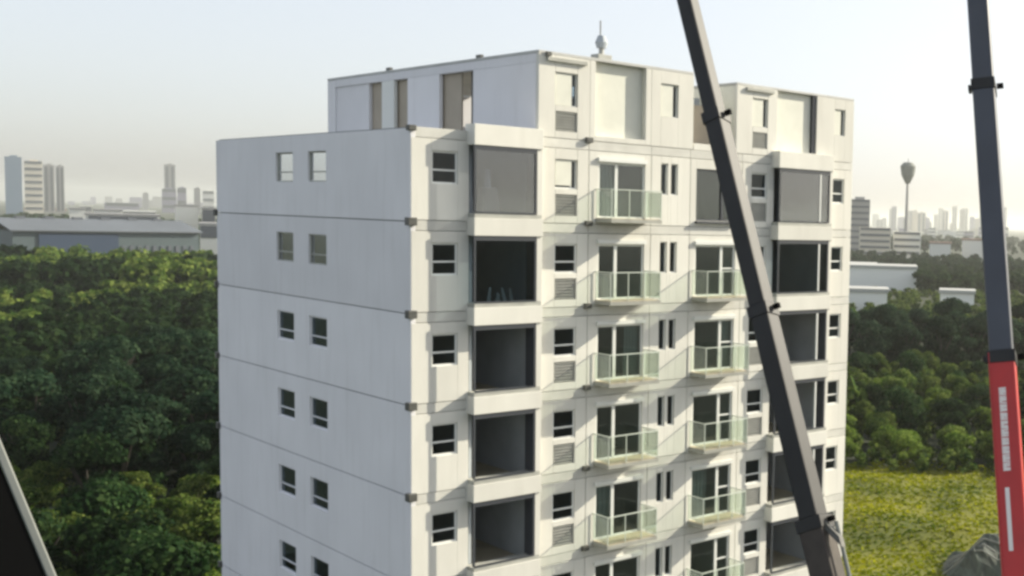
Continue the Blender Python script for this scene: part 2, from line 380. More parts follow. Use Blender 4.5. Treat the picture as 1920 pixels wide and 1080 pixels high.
# ----- top storey, set back from the left end
PX = 4.55; ZT = 3.0
bb(MB().box(PX, 11.3, .02, L_END, 2.93, ZT+.04), 'roof_slab', 'roof', bevel=.01)
bb(MB().box(13.5, XR, .02, L_END, 2.80, 2.90), 'roof_slab', 'roof', bevel=.01)
bb(MB().box(PX, PX+.2, .17, 16.5, 2.62, 2.926), 'header_beam', 'end', bevel=.01)
bb(MB().box(PX-.004, PX+.22, .17, 4.5, .02, 2.615), 'end_wall_panel', 'end', bevel=.008)
bb(MB().box(PX, PX+.15, 7.1, 9.72, .02, 2.615), 'end_wall_panel', 'end', bevel=.008)
bb(MB().box(PX, PX+.15, 10.9, 12.0, .02, 2.615), 'end_wall_panel', 'frame_white', bevel=.008)
bb(MB().box(PX+.06, PX+.2, 13.3, 16.5, .02, 2.615), 'end_wall_panel', 'end', bevel=.008)
bb(MB().box(PX, PX+.2, 16.52, L_END-.02, .02, 2.92), 'corner_post', 'end', bevel=.008)
for a, c in ((5.75, 7.3), (9.5, 11.1), (11.8, 13.5)):
    bb(MB().box(PX+.21, PX+.27, a, c, .0, 2.9), 'lining_panel', 'tan')
bb(MB().box(5.15, 5.25, 4.0, 5.75, .0, 2.9), 'lining_panel', 'core')  # dark panel added behind the open gap to stand for its deep shade
for y in (4.0, 11.3):
    bb(MB().box(PX+.02, PX+.14, y, y+.35, ZT+.045, ZT+.16), 'lifting_lug', 'bracket')
# front of the top storey
z = 3.0
def pent(x0, x1, holes, z1=2.92, z0=.06): 
    bb(wall_boxes(MB(), 'x', 0, TH, x0, x1, z0, z1, holes), 'wall_panel', 'wall', bevel=.008)
def covered(x0, x1, z0, z1, lbl=None):
    w = window('x', x0, x1, z0, z1, .11, um=x1-.2, gl='glass', ft=.04); w['label'] = 'window closed with a cream board'
    sub(MB().box(x0+.04, x1-.24, .05, .09, z0+.02, z1-.04), 'board', 'board', w)
hw = (5.2, 6.12, 1.2, 2.36); hn = (5.22, 6.10, .30, 1.0)
pent(PX, 6.62, [hw, hn], 2.92); covered(*hw); niche(*hn)
bb(MB().box(4.85, 6.45, -.10, -.002, 2.70, 2.84), 'canopy', 'ledge', bevel=.01)
bb(MB().box(4.80, 4.98, -.13, -.0, 2.86, 3.0), 'lifting_lug', 'bracket')
pent(6.63, 6.85, []); pent(9.06, 9.30, []); bb(MB().box(6.70, 6.845, .165, .60, .06, 2.92), 'jamb', 'board'); bb(MB().box(9.065, 9.2, .165, .60, .06, 2.92), 'jamb', 'board')
bb(MB().box(6.85, 9.06, .25, .35, .06, 2.92), 'wall_panel', 'board', bevel=.008)
bb(MB().box(6.852, 9.058, .0, .248, .06, .25), 'floor_beam', 'wall', bevel=.008)
pent(9.31, 11.3, [(9.75, 10.57, 1.2, 2.45)]); covered(9.75, 10.57, 1.2, 2.45)
bb(MB().box(11.12, 11.28, .17, 6.0, .06, 2.92), 'side_wall_panel', 'wall')
bb(MB().box(11.3, 13.5, 2.4, 2.5, .0, 2.35), 'lining_panel', 'inner')
bb(MB().box(11.5, 13.3, 1.0, 1.08, .05, 1.9), 'lining_panel', 'tan')
bb(MB().box(11.35, 13.46, .02, .5, .05, .3), 'floor_beam', 'wall', bevel=.01)
bb(MB().box(11.7, 12.3, 1.2, 2.0, .05, .9), 'crate', 'ledge', bevel=.02)
bb(MB().box(13.5, 13.66, .17, 7.0, .06, 2.78), 'side_wall_panel', 'board')
hw = (14.34, 15.18, 1.2, 2.36); hn = (14.36, 15.16, .32, .98)
pent(13.5, 15.7, [hw, hn], 2.79); covered(*hw); niche(*hn)
bb(MB().box(13.95, 15.45, -.10, -.002, 2.62, 2.76), 'canopy', 'ledge', bevel=.01)
bb(MB().box(15.72, 17.78, .20, .30, .06, 2.79), 'wall_panel', 'board', bevel=.008)
bb(MB().box(15.722, 17.778, .0, .198, .06, .25), 'floor_beam', 'wall', bevel=.008)
bb(MB().box(17.80, 17.98, .06, .30, .26, 2.79), 'gap_post', 'frame_dark')
bb(MB().box(17.80, 17.98, .02, .30, .06, .25), 'floor_beam', 'wall')
pent(18.0, XR-.01, [(19.1, 19.75, 1.2, 2.34)], 2.79); covered(19.1, 19.75, 1.2, 2.34)
bb(MB().box(13.5, XR, L_END-.2, L_END-.05, .05, 2.78), 'rear_wall_panel', 'end')
bb(MB().box(PX+.2, 11.3, L_END-.2, L_END-.05, .05, 2.9), 'rear_wall_panel', 'end')
bb(MB().box(XR-.16, XR-.01, .17, L_END-.25, .05, 2.78), 'side_wall_panel', 'wall')
# deep steel bracket row on the top ring beam
for x in (6.58, 15.66): pass
# roof vent
b = MB().box(7.55, 8.15, .9, 1.4, 3.045, 3.35)
v = bb(b, 'roof_vent', 'ledge', bevel=.02)
sub(MB().tube((7.85, 1.15, 3.35), (7.85, 1.15, 3.62), .10, n=10), 'pipe', 'louver', v)
sub(MB().tube((7.85, 1.15, 3.6), (7.85, 1.15, 3.8), .18, .24, 12).tube((7.85, 1.15, 3.8), (7.85, 1.15, 4.05), .24, .14, 12), 'cowl', 'inner', v)
sub(MB().tube((7.80, 1.15, 4.0), (7.80, 1.15, 4.6), .03, n=6), 'rod', 'louver', v)

def bay_things():
    o = empty('reflection_stack', (2.75, .1, -2.95)); tag(o, 'added dark stack standing in for a reflection in the topmost left bay window', 'stack')  # added objects, standing in for a dark figure reflected in the bay glass
    MB().box(-.35, .35, -.3, .3, 0, .12).build('pallet', 'tan', o); b = MB().prism((0, 0, .12), (0, 0, 1.15), (1, 0, 0), (0, 1, 0), .34, .28, .22, .18); b.build('cover', 'core', o, bevel=.05)
    MB().tube((-.05, 0, 1.15), (-.05, 0, 1.75), .12, .1, 8).build('roll', 'inner', o)
    o = empty('reflection_board', (2.25, .3, -3.03)); tag(o, 'added pale board standing in for a white streak on the topmost left bay', 'board')  # added too, standing in for the white streak on the bay glass
    MB().prism((0, 0, 0), (-.12, .1, 1.3), (1, 0, 0), (0, 1, 0), .14, .02).build('board', 'frame_white', o)
    o = empty('wrapped_sheets', (3.3, .4, -6.03)); tag(o, 'pale crumpled sheets heaped inside the second left bay from the top', 'sheets')
    g = random.Random(5)
    for i in range(7):
        x = i*.16-.4; MB().prism((x, g.uniform(-.15, .15), .0), (x+g.uniform(-.25, .25), g.uniform(-.1, .1), g.uniform(.35, .85)), (1, 0, 0), (0, 1, 0), .10, .03, .03, .01).build('sheet', 'board', o)
bay_things()
# ------------------------------------------------------------------ cranes
def crane(name, label, p0, d0, p1, d1, secs, ang, group):
    A = Vector(CAM + ray(*p1)*d1); T = Vector(CAM + ray(*p0)*d0)          # A low in the picture, T at its top
    ax = (T-A).normalized()
    t0 = (GZ+2.2 - A.z)/ax.z                                              # down to the turntable
    base = A + ax*t0; top = T + ax*6
    root = empty(name, (base.x, base.y, GZ)); tag(root, label, 'crane', group)
    off = Vector((base.x, base.y, GZ))
    view = (Vector(CAM) - (A+T)/2); view = (view - ax*view.dot(ax)).normalized(); right = view.cross(ax).normalized()
    if right.dot(Vector(rt)) < 0: right = -right
    a = R(ang); n1 = (view*math.cos(a) - right*math.sin(a)); n2 = (right*math.cos(a) + view*math.sin(a))
    Lt = (T-A).length
    for (f0, f1, w1, w2, m) in secs:      # fractions of the A..T length; f0 None = ground end, f1 None = beyond top
        P = base if f0 is None else A + ax*Lt*f0; Q = top if f1 is None else A + ax*Lt*f1
        s = MB().prism(P-off, Q-off, n2, n1, w1/2, w2/2); o = s.build('boom_section', m, root, bevel=.05)
        if f1 is not None:                # collar at the mouth of the section
            MB().prism(Q-off-ax*.28, Q-off+ax*.02, n2, n1, w1/2+.025, w2/2+.025).build('collar', 'boom', root, bevel=.01)
            MB().prism(Q-off-ax*.12+n2*(w1/2+.05), Q-off-ax*.12+n2*(w1/2+.22), ax, n1, .06, .05).build('hose_guide', 'black', root)
            MB().prism(Q-off-ax*.12-n2*(w1/2+.05), Q-off-ax*.12-n2*(w1/2+.12), ax, n1, .08, .10).build('wear_pad', 'boom', root)
    # carrier on the ground
    MB().box(-1.3, 1.3, -4.5, 4.5, .7, 1.4).build('carrier', 'boom_old', root, bevel=.05)
    MB().box(-1.2, 1.2, -1.6, 1.6, 1.42, 2.5).build('turntable', 'red', root, bevel=.08)
    MB().box(-1.2, 1.2, 3.2, 4.4, 1.42, 2.6).build('cab', 'frame_white', root, bevel=.1)
    wh = MB().tube((-.15, 0, 0), (.15, 0, 0), .55, n=16).data('wheel', 'black')
    for yy in (-3.6, -2.2, 1.9, 3.4):
        for sx in (-1.2, 1.2):
            w = bpy.data.objects.new('wheel', wh); COL.objects.link(w); w.parent = root; w.location = (sx, yy, .55)
    return root, A-off, ax, Lt, n1, n2
def fr(py): return (1080-py)/1080
c1 = crane('mobile_crane', 'dark telescopic crane boom leaning left across the white block front', (1289, 0), 31, (1552, 1080), 27,
      [(None, fr(985), .62, .66, 'boom_old'), (fr(985), fr(612), .50, .58, 'boom'), (fr(612), fr(238), .46, .54, 'boom'), (fr(238), None, .42, .48, 'boom')], 27, 'truck cranes in front of the block')
root, A, ax, Lt, n1, n2 = c1
P = A + ax*Lt*fr(1000)
MB().prism(P+n2*.3+n1*.1, P+n2*.62+n1*.1+ax*-.5, ax, n1, .12, .1).build('cable_drum', 'bracket', root)
MB().tube(P+n2*.55, P+n2*.45-ax*8, .05).build('hoist_rope', 'pale_steel', root)
c2 = crane('mobile_crane', 'slate crane boom with red lower section and white lettering at the right edge', (1834, 0), 31, (1906, 1080), 27,
      [(None, fr(698), .64, .66, 'red'), (fr(698), fr(176), .57, .6, 'boom2'), (fr(176), None, .55, .56, 'boom2')], 4, 'truck cranes in front of the block')
root, A, ax, Lt, n1, n2 = c2
rb = random.Random(3)
def on_face(py, du): return A + ax*Lt*fr(py) + n1*(.33+.006) + n2*du
y_ = 770; i = 0
while y_ < 915:                        # an upright line of white characters too blurred to read
    s = MB(); h = 13; c = on_face(y_, -.02-(y_-770)*.0001); sc = Lt/1080
    for q in range(4):
        s.prism(c - n2*.085 + ax*sc*(q*3.4-5), c + n2*.085 + ax*sc*(q*3.4-5+rb.uniform(-1, 1)), ax, n1, .02, .004)
    s.prism(c - n2*rb.uniform(-.03, .05) - ax*sc*5, c - n2*rb.uniform(-.03, .05) + ax*sc*6, n2, n1, .018, .006)
    s.build('letter', 'letter', root); y_ += h+1.5
MB().prism(on_face(935, -.06), on_face(1040, -.06), n2, n1, .05, .004).build('white_stripe', 'letter', root)
MB().prism(on_face(700, -.29), on_face(1080, -.29)-ax*3, n2, n1, .012, .02).build('edge_strip', 'red', root)

# a dark jib end, close, bottom left
def near_jib():
    A = Vector(CAM + ray(-14, 812)*12); Bp = Vector(CAM + ray(100, 1088)*12)
    ax = (Bp-A).normalized(); t = (GZ+.5-Bp.z)/ax.z; E_ = Bp + ax*t
    root = empty('lowered_jib', (E_.x, E_.y, GZ)); tag(root, 'black steel jib with a pale edge pipe in the bottom left corner', 'crane jib')
    off = Vector((E_.x, E_.y, GZ)); view = Vector(CAM)-(A+Bp)/2; view = (view-ax*view.dot(ax)).normalized(); side = ax.cross(view).normalized()
    if side.dot(Vector(rt)) > 0: side = -side
    A2 = A - ax*.0
    MB().prism(A2-off, E_-off, side, view, .040, .040).build('edge_pipe', 'pale_steel', root, bevel=.015)
    MB().prism(A2-off+side*.64, E_-off+side*.64, side, view, .597, .03).build('web_plate', 'black', root)
    MB().box(-.9, .9, -.9, .9, 0, .5).build('foot_plate', 'black', root)
near_jib()

# ------------------------------------------------------------------ foliage
def crown_mesh(name, r, h, nleaf, leaf, m, seed, lobes=9):
    g = np.random.default_rng(seed)
    L = []
    for i in range(lobes):
        a = g.uniform(0, 2*math.pi); q = math.sqrt(g.uniform(0, 1))*.62; zz = g.uniform(.25, .8)
        L.append((q*r*math.cos(a), q*r*math.sin(a), h*zz*(1-.35*q), r*g.uniform(.30, .5)))
    L.append((0, 0, h*.62, r*.5))
    L = np.array(L); idx = g.integers(0, len(L), nleaf)
    d = g.normal(size=(nleaf, 3)); d /= np.linalg.norm(d, axis=1)[:, None]; d[:, 2] = np.where(d[:, 2] < -.3, -d[:, 2], d[:, 2])
    P = L[idx, :3] + d*(L[idx, 3]*g.uniform(.72, 1.08, nleaf))[:, None]*np.array([1, 1, .85])
    n = d + g.normal(size=(nleaf, 3))*.45; n /= np.linalg.norm(n, axis=1)[:, None]
    t = np.cross(n, g.normal(size=(nleaf, 3))); t /= np.linalg.norm(t, axis=1)[:, None]; b = np.cross(n, t)
    s = leaf*g.uniform(.6, 1.3, nleaf)[:, None]
    V = np.stack([P-t*s-b*s*.5, P+t*s*.3-b*s*.75, P+t*s+b*s*.4, P-t*s*.4+b*s*.8], 1).reshape(-1, 3)
    F = np.arange(nleaf*4).reshape(-1, 4)
    # low-poly shadow bodies inside the lobes
    cv = []; cf = []
    ico = [(0, 0, 1), (.894, 0, .447), (.276, .851, .447), (-.724, .526, .447), (-.724, -.526, .447), (.276, -.851, .447), (.724, .526, -.447), (-.276, .851, -.447), (-.894, 0, -.447), (-.276, -.851, -.447), (.724, -.526, -.447), (0, 0, -1)]
    ft = [(0, 1, 2), (0, 2, 3), (0, 3, 4), (0, 4, 5), (0, 5, 1), (1, 6, 2), (2, 7, 3), (3, 8, 4), (4, 9, 5), (5, 10, 1), (2, 6, 7), (3, 7, 8), (4, 8, 9), (5, 9, 10), (1, 10, 6), (6, 11, 7), (7, 11, 8), (8, 11, 9), (9, 11, 10), (10, 11, 6)]
    for l in L:
        k = len(cv); cv += [(l[0]+x*l[3]*.7, l[1]+y*l[3]*.7, l[2]+z_*l[3]*.6) for x, y, z_ in ico]; cf += [(a+k, b_+k, c_+k) for a, b_, c_ in ft]
    return V, F, np.array(cv), cf
def tree_meshes(kind, r, h, nleaf, leaf, m, seed):
    V, F, cv, cf = crown_mesh(kind, r, h, nleaf, leaf, m, seed)
    k = len(V); me = bpy.data.meshes.new('crown'); me.from_pydata(V.tolist() + cv.tolist(), [], F.tolist() + [tuple(i+k for i in f) for f in cf]); me.update(); me.materials.append(M[m])
    t = MB(); t.tube((0, 0, -.1), (0, 0, h*.35), r*.07, r*.05, 7)
    g = random.Random(seed)
    for i in range(4):
        a = g.uniform(0, 6.28); t.tube((0, 0, h*.28), (math.cos(a)*r*.45, math.sin(a)*r*.45, h*.6), r*.035, r*.012, 5)
    return me, t.data('trunk', 'bark')
SPEC = dict(   # kind: (object name, r, h, leaves, leaf, material, words)
    dark=('broadleaf_tree', 2.5, 7.2, 3600, .13, 'leaf_dark', 'dark green'),
    mid=('broadleaf_tree', 2.0, 5.2, 3000, .11, 'leaf_mid', 'mid green'),
    bright=('young_tree', 1.7, 3.8, 2600, .10, 'leaf_bright', 'yellow-green'),
    blue=('broadleaf_tree', 3.4, 10.5, 4200, .17, 'leaf_blue', 'blackish green'))
PROTO = {k: [tree_meshes(k, *v[1:6], seed=11+17*i+len(k)) for i in range(3)] for k, v in SPEC.items()}
# which tree grows where (plan position seen from the yard): tone patches of the wood
def noise2(x, y, s, seed=0):
    x, y = x/s+seed*7.3, y/s-seed*3.1
    return .5+.25*(math.sin(x*1.3+math.sin(y*1.7))+math.sin(y*1.1+2*math.sin(x*.7)))
trees = []
def scatter(pa, pb, d0, d1, sp, chooser, side):
    d = d0
    while d < d1:
        s = sp(d); w0 = bearing(pa, d); w1 = bearing(pb, d); n = max(1, int(np.linalg.norm(w1-w0)/s))
        for i in range(n+1):
            f = (i+random.uniform(-.35, .35)+(.5 if int(d/s) % 2 else 0))/n
            p = w0*(1-f)+w1*f + np.array([random.uniform(-.3, .3), random.uniform(-.3, .3)])*s
            px = pa+(pb-pa)*f
            kd = chooser(px, d)
            if kd: trees.append((p[0], p[1], kd, px, d, side))
        d += s*.88
def left_kind(px, d):
    if d < 62: return 'dark' if random.random() < .6 else 'mid'
    if d < 84:
        if 300 < px and 66 < d < 82: return 'bright'
        return 'dark' if random.random() < (.7 if px > 230 else .35) else 'mid'
    if d < 106: return random.choice(['mid', 'mid', 'bright', 'mid', 'dark'])
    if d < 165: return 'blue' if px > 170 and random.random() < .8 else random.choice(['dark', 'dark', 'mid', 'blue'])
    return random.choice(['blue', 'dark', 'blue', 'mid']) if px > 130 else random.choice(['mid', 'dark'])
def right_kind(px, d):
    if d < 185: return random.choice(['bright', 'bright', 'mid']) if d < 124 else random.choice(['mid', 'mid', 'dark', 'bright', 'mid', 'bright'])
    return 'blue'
def lsp(d): return 3.5 if d < 108 else (5.2 if d < 165 else 4.4)
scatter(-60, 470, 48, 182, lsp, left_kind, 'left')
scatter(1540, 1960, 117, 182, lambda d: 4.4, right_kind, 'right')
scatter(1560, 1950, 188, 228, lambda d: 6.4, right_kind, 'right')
def clear(x, y): return -2.5 < x < XR+2.5 and -3 < y < L_END+2.5
trees = [t for t in trees if not clear(t[0], t[1])]
print('trees', len(trees), [sum(t[2] == k for t in trees) for k in SPEC])
tree_objs = []
for x, y, kd, px, d, side in trees:
    nm, r_, h_, _, _, m_, words = SPEC[kd]
    me, tm = random.choice(PROTO[kd]); s = random.uniform(.8, 1.25)
    o = empty(nm, (x, y, GZ), random.uniform(0, 6.28)); o.scale = (s*random.uniform(.9, 1.15), s*random.uniform(.9, 1.15), s)
    for n_, q in (('crown', me), ('trunk', tm)):
        c = bpy.data.objects.new(n_, q); COL.objects.link(c); c.parent = o
    if side == 'left':
        col = 'at left edge' if px < 90 else 'left of middle' if px < 190 else 'in mid wood' if px < 290 else 'nearing the block' if px < 380 else 'beside the block'
        row = 'front edge' if d < 58 else 'near belt' if d < 72 else 'second belt' if d < 90 else 'third belt' if d < 110 else 'tall dark belt' if d < 135 else 'back of dark belt' if d < 165 else 'far belt'
        lab = f'{words} tree {col}, {row} of left wood'
    else:
        col = 'beside the block' if px < 1660 else 'mid gap' if px < 1760 else 'by the crane' if px < 1860 else 'behind the crane'
        row = 'meadow edge' if d < 142 else 'middle rows' if d < 160 else 'upper rows' if d < 185 else 'tall dark belt'
        lab = f'{words} tree {col}, {row} of right wood'
    if s > 1.1: lab = 'large ' + lab
    elif s < .9: lab = 'small ' + lab
    tree_objs.append(o)
    tag(o, lab, 'tree', lab.split(' tree ')[0].replace('large ', '').replace('small ', '') + ' trees of the ' + side + ' wood')

from collections import defaultdict
dd = defaultdict(list)
for (x, y, kd, px, d, side), o in zip(trees, tree_objs): dd[o['label']].append((px, d, o))
for lab, L in dd.items():
    if len(L) < 2: continue
    L.sort(key=lambda q: q[0]); n = len(L)
    W_ = {2: ['left one', 'right one'], 3: ['left one', 'middle one', 'right one']}.get(n) or ['leftmost', 'second from left'] + ['centre one'] * 0 + ['third from left', 'fourth from left', 'fifth from left', 'sixth from left', 'seventh from left'][:n-3] + ['rightmost']
    for w_, q in zip(W_, L): q[2]['label'] = lab + ', ' + w_

# far woods: thousands of crowns, one object each side
def wood(name, label, pts, m, seed, nl=190, leaf=.42):
    g = np.random.default_rng(seed); protos = [crown_mesh('p', 3.0, 6.5, nl, leaf, m, seed+i, lobes=5) for i in range(5)]
    VV = []; FF = []; k = 0
    for (x, y, s) in pts:
        V, F, cv, cf = protos[g.integers(0, 5)]; a = g.uniform(0, 6.28); c_, s_ = math.cos(a), math.sin(a)
        for X, Y in ((V, F), (cv, np.array([(f[0], f[1], f[2], f[2]) for f in cf]))):
            Q = X*s; Z = np.stack([Q[:, 0]*c_-Q[:, 1]*s_+x, Q[:, 0]*s_+Q[:, 1]*c_+y, Q[:, 2]+GZ], 1); VV.append(Z)
            FF += [tuple(dict.fromkeys((f+k).tolist())) for f in Y]; k += len(Z)
    me = bpy.data.meshes.new(name); me.from_pydata(np.concatenate(VV).tolist(), [], FF); me.update(); me.materials.append(M[m])
    o = bpy.data.objects.new(name, me); COL.objects.link(o); tag(o, label, 'wood', kind='stuff')
def pts_in(pa, pb, d0, d1, sp, s0, s1, gap=None):
    out = []; d = d0
    while d < d1:
        s = sp*(d/d0)**.5; w0 = bearing(pa, d); w1 = bearing(pb, d); n = int(np.linalg.norm(w1-w0)/s)+1
        for i in range(n+1):
            f = (i+random.uniform(-.4, .4))/n; p = w0*(1-f)+w1*f
            if gap and gap(pa+(pb-pa)*f, d): continue
            out.append((p[0]+random.uniform(-1, 1), p[1]+random.uniform(-1, 1), random.uniform(s0, s1)))
        d += s*.9
    return out
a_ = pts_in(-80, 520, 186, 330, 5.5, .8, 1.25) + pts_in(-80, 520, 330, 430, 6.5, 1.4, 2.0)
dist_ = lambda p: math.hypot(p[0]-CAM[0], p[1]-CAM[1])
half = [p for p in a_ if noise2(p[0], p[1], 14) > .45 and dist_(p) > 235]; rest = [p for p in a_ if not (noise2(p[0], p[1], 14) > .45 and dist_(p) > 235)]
wood('mid_green_wood', 'far mid green canopy below the blue-roofed hall on the left', half, 'leaf_mid', 5)  # mid green crowns, picked by plan noise and distance
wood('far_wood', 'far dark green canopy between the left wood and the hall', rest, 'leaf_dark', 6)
wood('distant_wood', 'dark green strips of trees between the far left buildings', pts_in(-80, 620, 640, 1400, 13, 1.0, 1.9), 'leaf_dark', 7)
wood('undergrowth', 'dense bushes under the trees beyond the meadow', pts_in(1530, 1980, 113, 190, 2.6, .28, .5), 'leaf_mid', 21, nl=110, leaf=.4)
wood('scrub_wood', 'low green scrub round the white sheds on the right', pts_in(1560, 2000, 236, 400, 4.6, .45, .7), 'leaf_mid', 8)
wood('tree_group', 'tall pale green trees right of the white sheds', pts_in(1735, 1960, 400, 520, 8, 1.0, 1.5), 'leaf_dark', 9)
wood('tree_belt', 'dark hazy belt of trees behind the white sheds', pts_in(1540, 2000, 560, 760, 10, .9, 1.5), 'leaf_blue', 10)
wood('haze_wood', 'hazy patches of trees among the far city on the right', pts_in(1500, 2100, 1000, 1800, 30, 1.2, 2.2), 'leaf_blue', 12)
# tree cover behind the block, seen only from a step aside
wood('hidden_side_wood', 'green canopy behind the apartment block', pts_in(520, 1540, 130, 400, 11, .9, 1.3), 'leaf_mid', 13, nl=45, leaf=1.1)

# meadow
def meadow():
    c0 = bearing(1740, 60); dirv = bearing(1740, 61)-c0; perp = np.array([dirv[1], -dirv[0]])
    g = MB(); nu, nv = 60, 70; 
    def hgt(x, y): return .7*noise2(x, y, 5)+.5*noise2(x, y, 2.2, 3)
    for i in range(nu+1):
        for j in range(nv+1):
            p = c0 + dirv*(i/nu*56) + perp*((j/nv-.42)*75)
            e = min(i, nu-i, j, nv-j)/4; e = min(1, e)
            g.v.append((p[0], p[1], GZ+.05+hgt(p[0], p[1])*e))
    w = nv+1
    for i in range(nu):
        for j in range(nv): g.f.append((i*w+j, (i+1)*w+j, (i+1)*w+j+1, i*w+j+1))
    m = mat('meadow_soil', (.15, .145, .005), .9, col2=(.07, .085, .005), scale=.16, bump=.6, bscale=2)
    o = g.build('meadow', m); tag(o, kind='structure')
    n = 70000; r_ = np.random.default_rng(4)
    U = r_.uniform(1, 55.5, n); Vv = r_.uniform(-.40, .56, n)*75
    P = c0[None]+dirv[None]*U[:, None]+perp[None]*Vv[:, None]
    VV = []; s = r_.uniform(.07, .2, n); a = r_.uniform(0, 6.28, n); tl = r_.uniform(.25, .75, n)
    H = np.array([GZ+.02+hgt(x, y) for x, y in P]); clump = np.array([noise2(x, y, 1.6, 5) for x, y in P])
    keep = clump > -1; P, s, a, tl, H = P[keep], s[keep], a[keep], tl[keep], H[keep]
    cx, sx = np.cos(a)*s, np.sin(a)*s; hh = s*tl*1.6
    V = np.stack([np.stack([P[:, 0]-cx, P[:, 1]-sx, H], 1), np.stack([P[:, 0]+cx, P[:, 1]+sx, H], 1),
                  np.stack([P[:, 0]+cx*.6-sx*.7, P[:, 1]+sx*.6+cx*.7, H+hh], 1), np.stack([P[:, 0]-cx*.8-sx*.7, P[:, 1]-sx*.8+cx*.7, H+hh*.8], 1)], 1).reshape(-1, 3)
    me = bpy.data.meshes.new('tall_weeds'); me.from_pydata(V.tolist(), [], np.arange(len(V)).reshape(-1, 4).tolist()); me.update(); me.materials.append(M['weed'])
    o = bpy.data.objects.new('tall_weeds', me); COL.objects.link(o); tag(o, 'yellow-green weeds covering the sunny meadow', 'weeds', kind='stuff')
meadow()
# netted mound by the red crane
def mound():
    c = bearing(1896, 79); root = empty('netted_heap', (c[0], c[1], GZ)); tag(root, 'dark grey net-covered heap beside the red crane boom', 'heap')
    d = bearing(1900, 85)-c; a = math.atan2(d[1], d[0]); g = MB(); N, Mm = 22, 26; gr = np.random.default_rng(2); w = Mm+1
    for i in range(N+1):
        for j in range(Mm+1):
            u = i/N*2-1; v_ = j/Mm*2-1; r_ = max(abs(u), abs(v_)); h = 2.7*max(0, 1-r_**1.6)*(1+.18*math.sin(7*v_+3*u)+.1*math.sin(11*u)) + (gr.uniform(0, .25) if r_ < .95 else 0)
            x, y = u*3.4, v_*4.2; g.v.append((x*math.cos(a)-y*math.sin(a), x*math.sin(a)+y*math.cos(a), h))
    for i in range(N):
        for j in range(Mm): g.f.append((i*w+j, (i+1)*w+j, (i+1)*w+j+1, i*w+j+1))
    g.build('net_cover', mat('dark_net', (.07, .085, .07), .8, noise=.6, scale=2.5, stretch=(1, 1, .3)), root)
    for k in range(5):
        t = -.9+.42*k; p = []
        for j in range(9):
            v_ = j/8*2-1; u = t*.5+.1*v_; r_ = max(abs(u), abs(v_)); h = 2.7*max(0, 1-r_**1.6)*(1+.18*math.sin(7*v_+3*u)+.1*math.sin(11*u))+.3
            x, y = u*3.4, v_*4.2; p.append((x*math.cos(a)-y*math.sin(a), x*math.sin(a)+y*math.cos(a), h))
        b = MB(); [b.tube(p[q], p[q+1], .06, n=5) for q in range(8)]; b.build('rope', 'pale_steel', root)
mound()

# ------------------------------------------------------------------ far buildings
M['c_sroof'] = mat('shed_roof', (.42, .42, .40), .7, spec=.2); M['c_shed'] = mat('shed_wall', (.85, .85, .8), .6); M['c_blue'] = mat('blue_grey_facade', (.16, .22, .30), .5); M['c_cream'] = mat('cream_facade', (.62, .57, .48), .7)
M['c_grey'] = mat('grey_facade', (.34, .33, .32), .7); M['c_lilac'] = mat('lilac_facade', (.30, .28, .36), .7)
M['c_white'] = mat('pale_facade', (.75, .74, .68), .7); M['c_win'] = mat('far_window_band', (.10, .11, .13), .3); M['c_brown'] = mat('brown_roof', (.30, .20, .16), .8)
def ob(px): return math.cos(math.atan((CX-px)/FOC))
def hor(px): # photo row of eye level at column px
    return 371+px*.0317
def far_block(name, label, px0, px1, ytop, d, m, depth=None, cols=0, rows=0, roof=True, group=None, yb=None, cap=None):
    d = d*2 if d >= 1000 else d
    a, b_ = bearing(px0, d), bearing(px1, d); wd = np.linalg.norm(b_-a); c = (a+b_)/2; t = (b_-a)/wd; ang = math.atan2(t[1], t[0])
    top = CAM[2] + (hor((px0+px1)/2)-ytop)/FOC*d*ob((px0+px1)/2); h = top-GZ; dp = depth or wd*.8
    o = empty(name, (c[0], c[1], GZ), ang); tag(o, label, 'building', group)
    MB().box(-wd/2, wd/2, 0, dp, 0, h).build('wall', m, o)
    if roof: MB().box(-wd*.2, wd*.25, dp*.3, dp*.6, h, h+max(2, wd*.08)).build('roof_house', m, o)
    if cap: MB().box(-wd/2-.4, wd/2+.4, -.4, dp+.4, h, h+1.0).build('roof', cap, o)
    for i in range(cols):
        w_ = wd/cols; x = -wd/2+w_*(i+.5); MB().box(x-w_*.22, x+w_*.22, -.35, -.02, h*.05, h*.96).build('window_column', 'c_win' if m != 'c_blue' else 'c_win', o)
    for i in range(rows):
        z_ = h*(i+.6)/rows; MB().box(-wd/2+wd*.04, wd/2-wd*.04, -.45, -.36, z_, z_+h/rows*.38).build('window_band', 'c_win', o)
    return o
far_block('tower_block', 'blue-grey slab tower at the far left edge', 11, 43, 298, 1000, 'c_blue')
far_block('tower_block', 'cream tower right of the blue-grey slab tower', 47, 82, 306, 1080, 'c_cream', rows=8)
far_block('tower_block', 'grey tower with dark strips, left of a matching pair', 83, 104, 313, 1120, 'c_grey', cols=2)
far_block('tower_block', 'narrow grey tower, right of a matching pair', 106, 122, 315, 1150, 'c_grey', cols=2)
far_block('high_rise', 'tallest narrow tower left of the white block', 309, 330, 313, 1500, 'c_grey', cols=2)
far_block('office_block', 'lilac office block at the foot of the narrow tower', 304, 331, 358, 1450, 'c_lilac', rows=3)
far_block('office_block', 'lilac office block just right of the narrow tower', 333, 350, 356, 1480, 'c_lilac', rows=2)
far_block('office_block', 'small grey block standing alone on the left skyline', 268, 279, 366, 1700, 'c_grey')
far_block('office_block', 'thin grey block near the white block edge', 364, 376, 357, 1300, 'c_grey')
far_block('office_block', 'pale block touching the white block left outline', 380, 402, 362, 1500, 'c_white', rows=3)
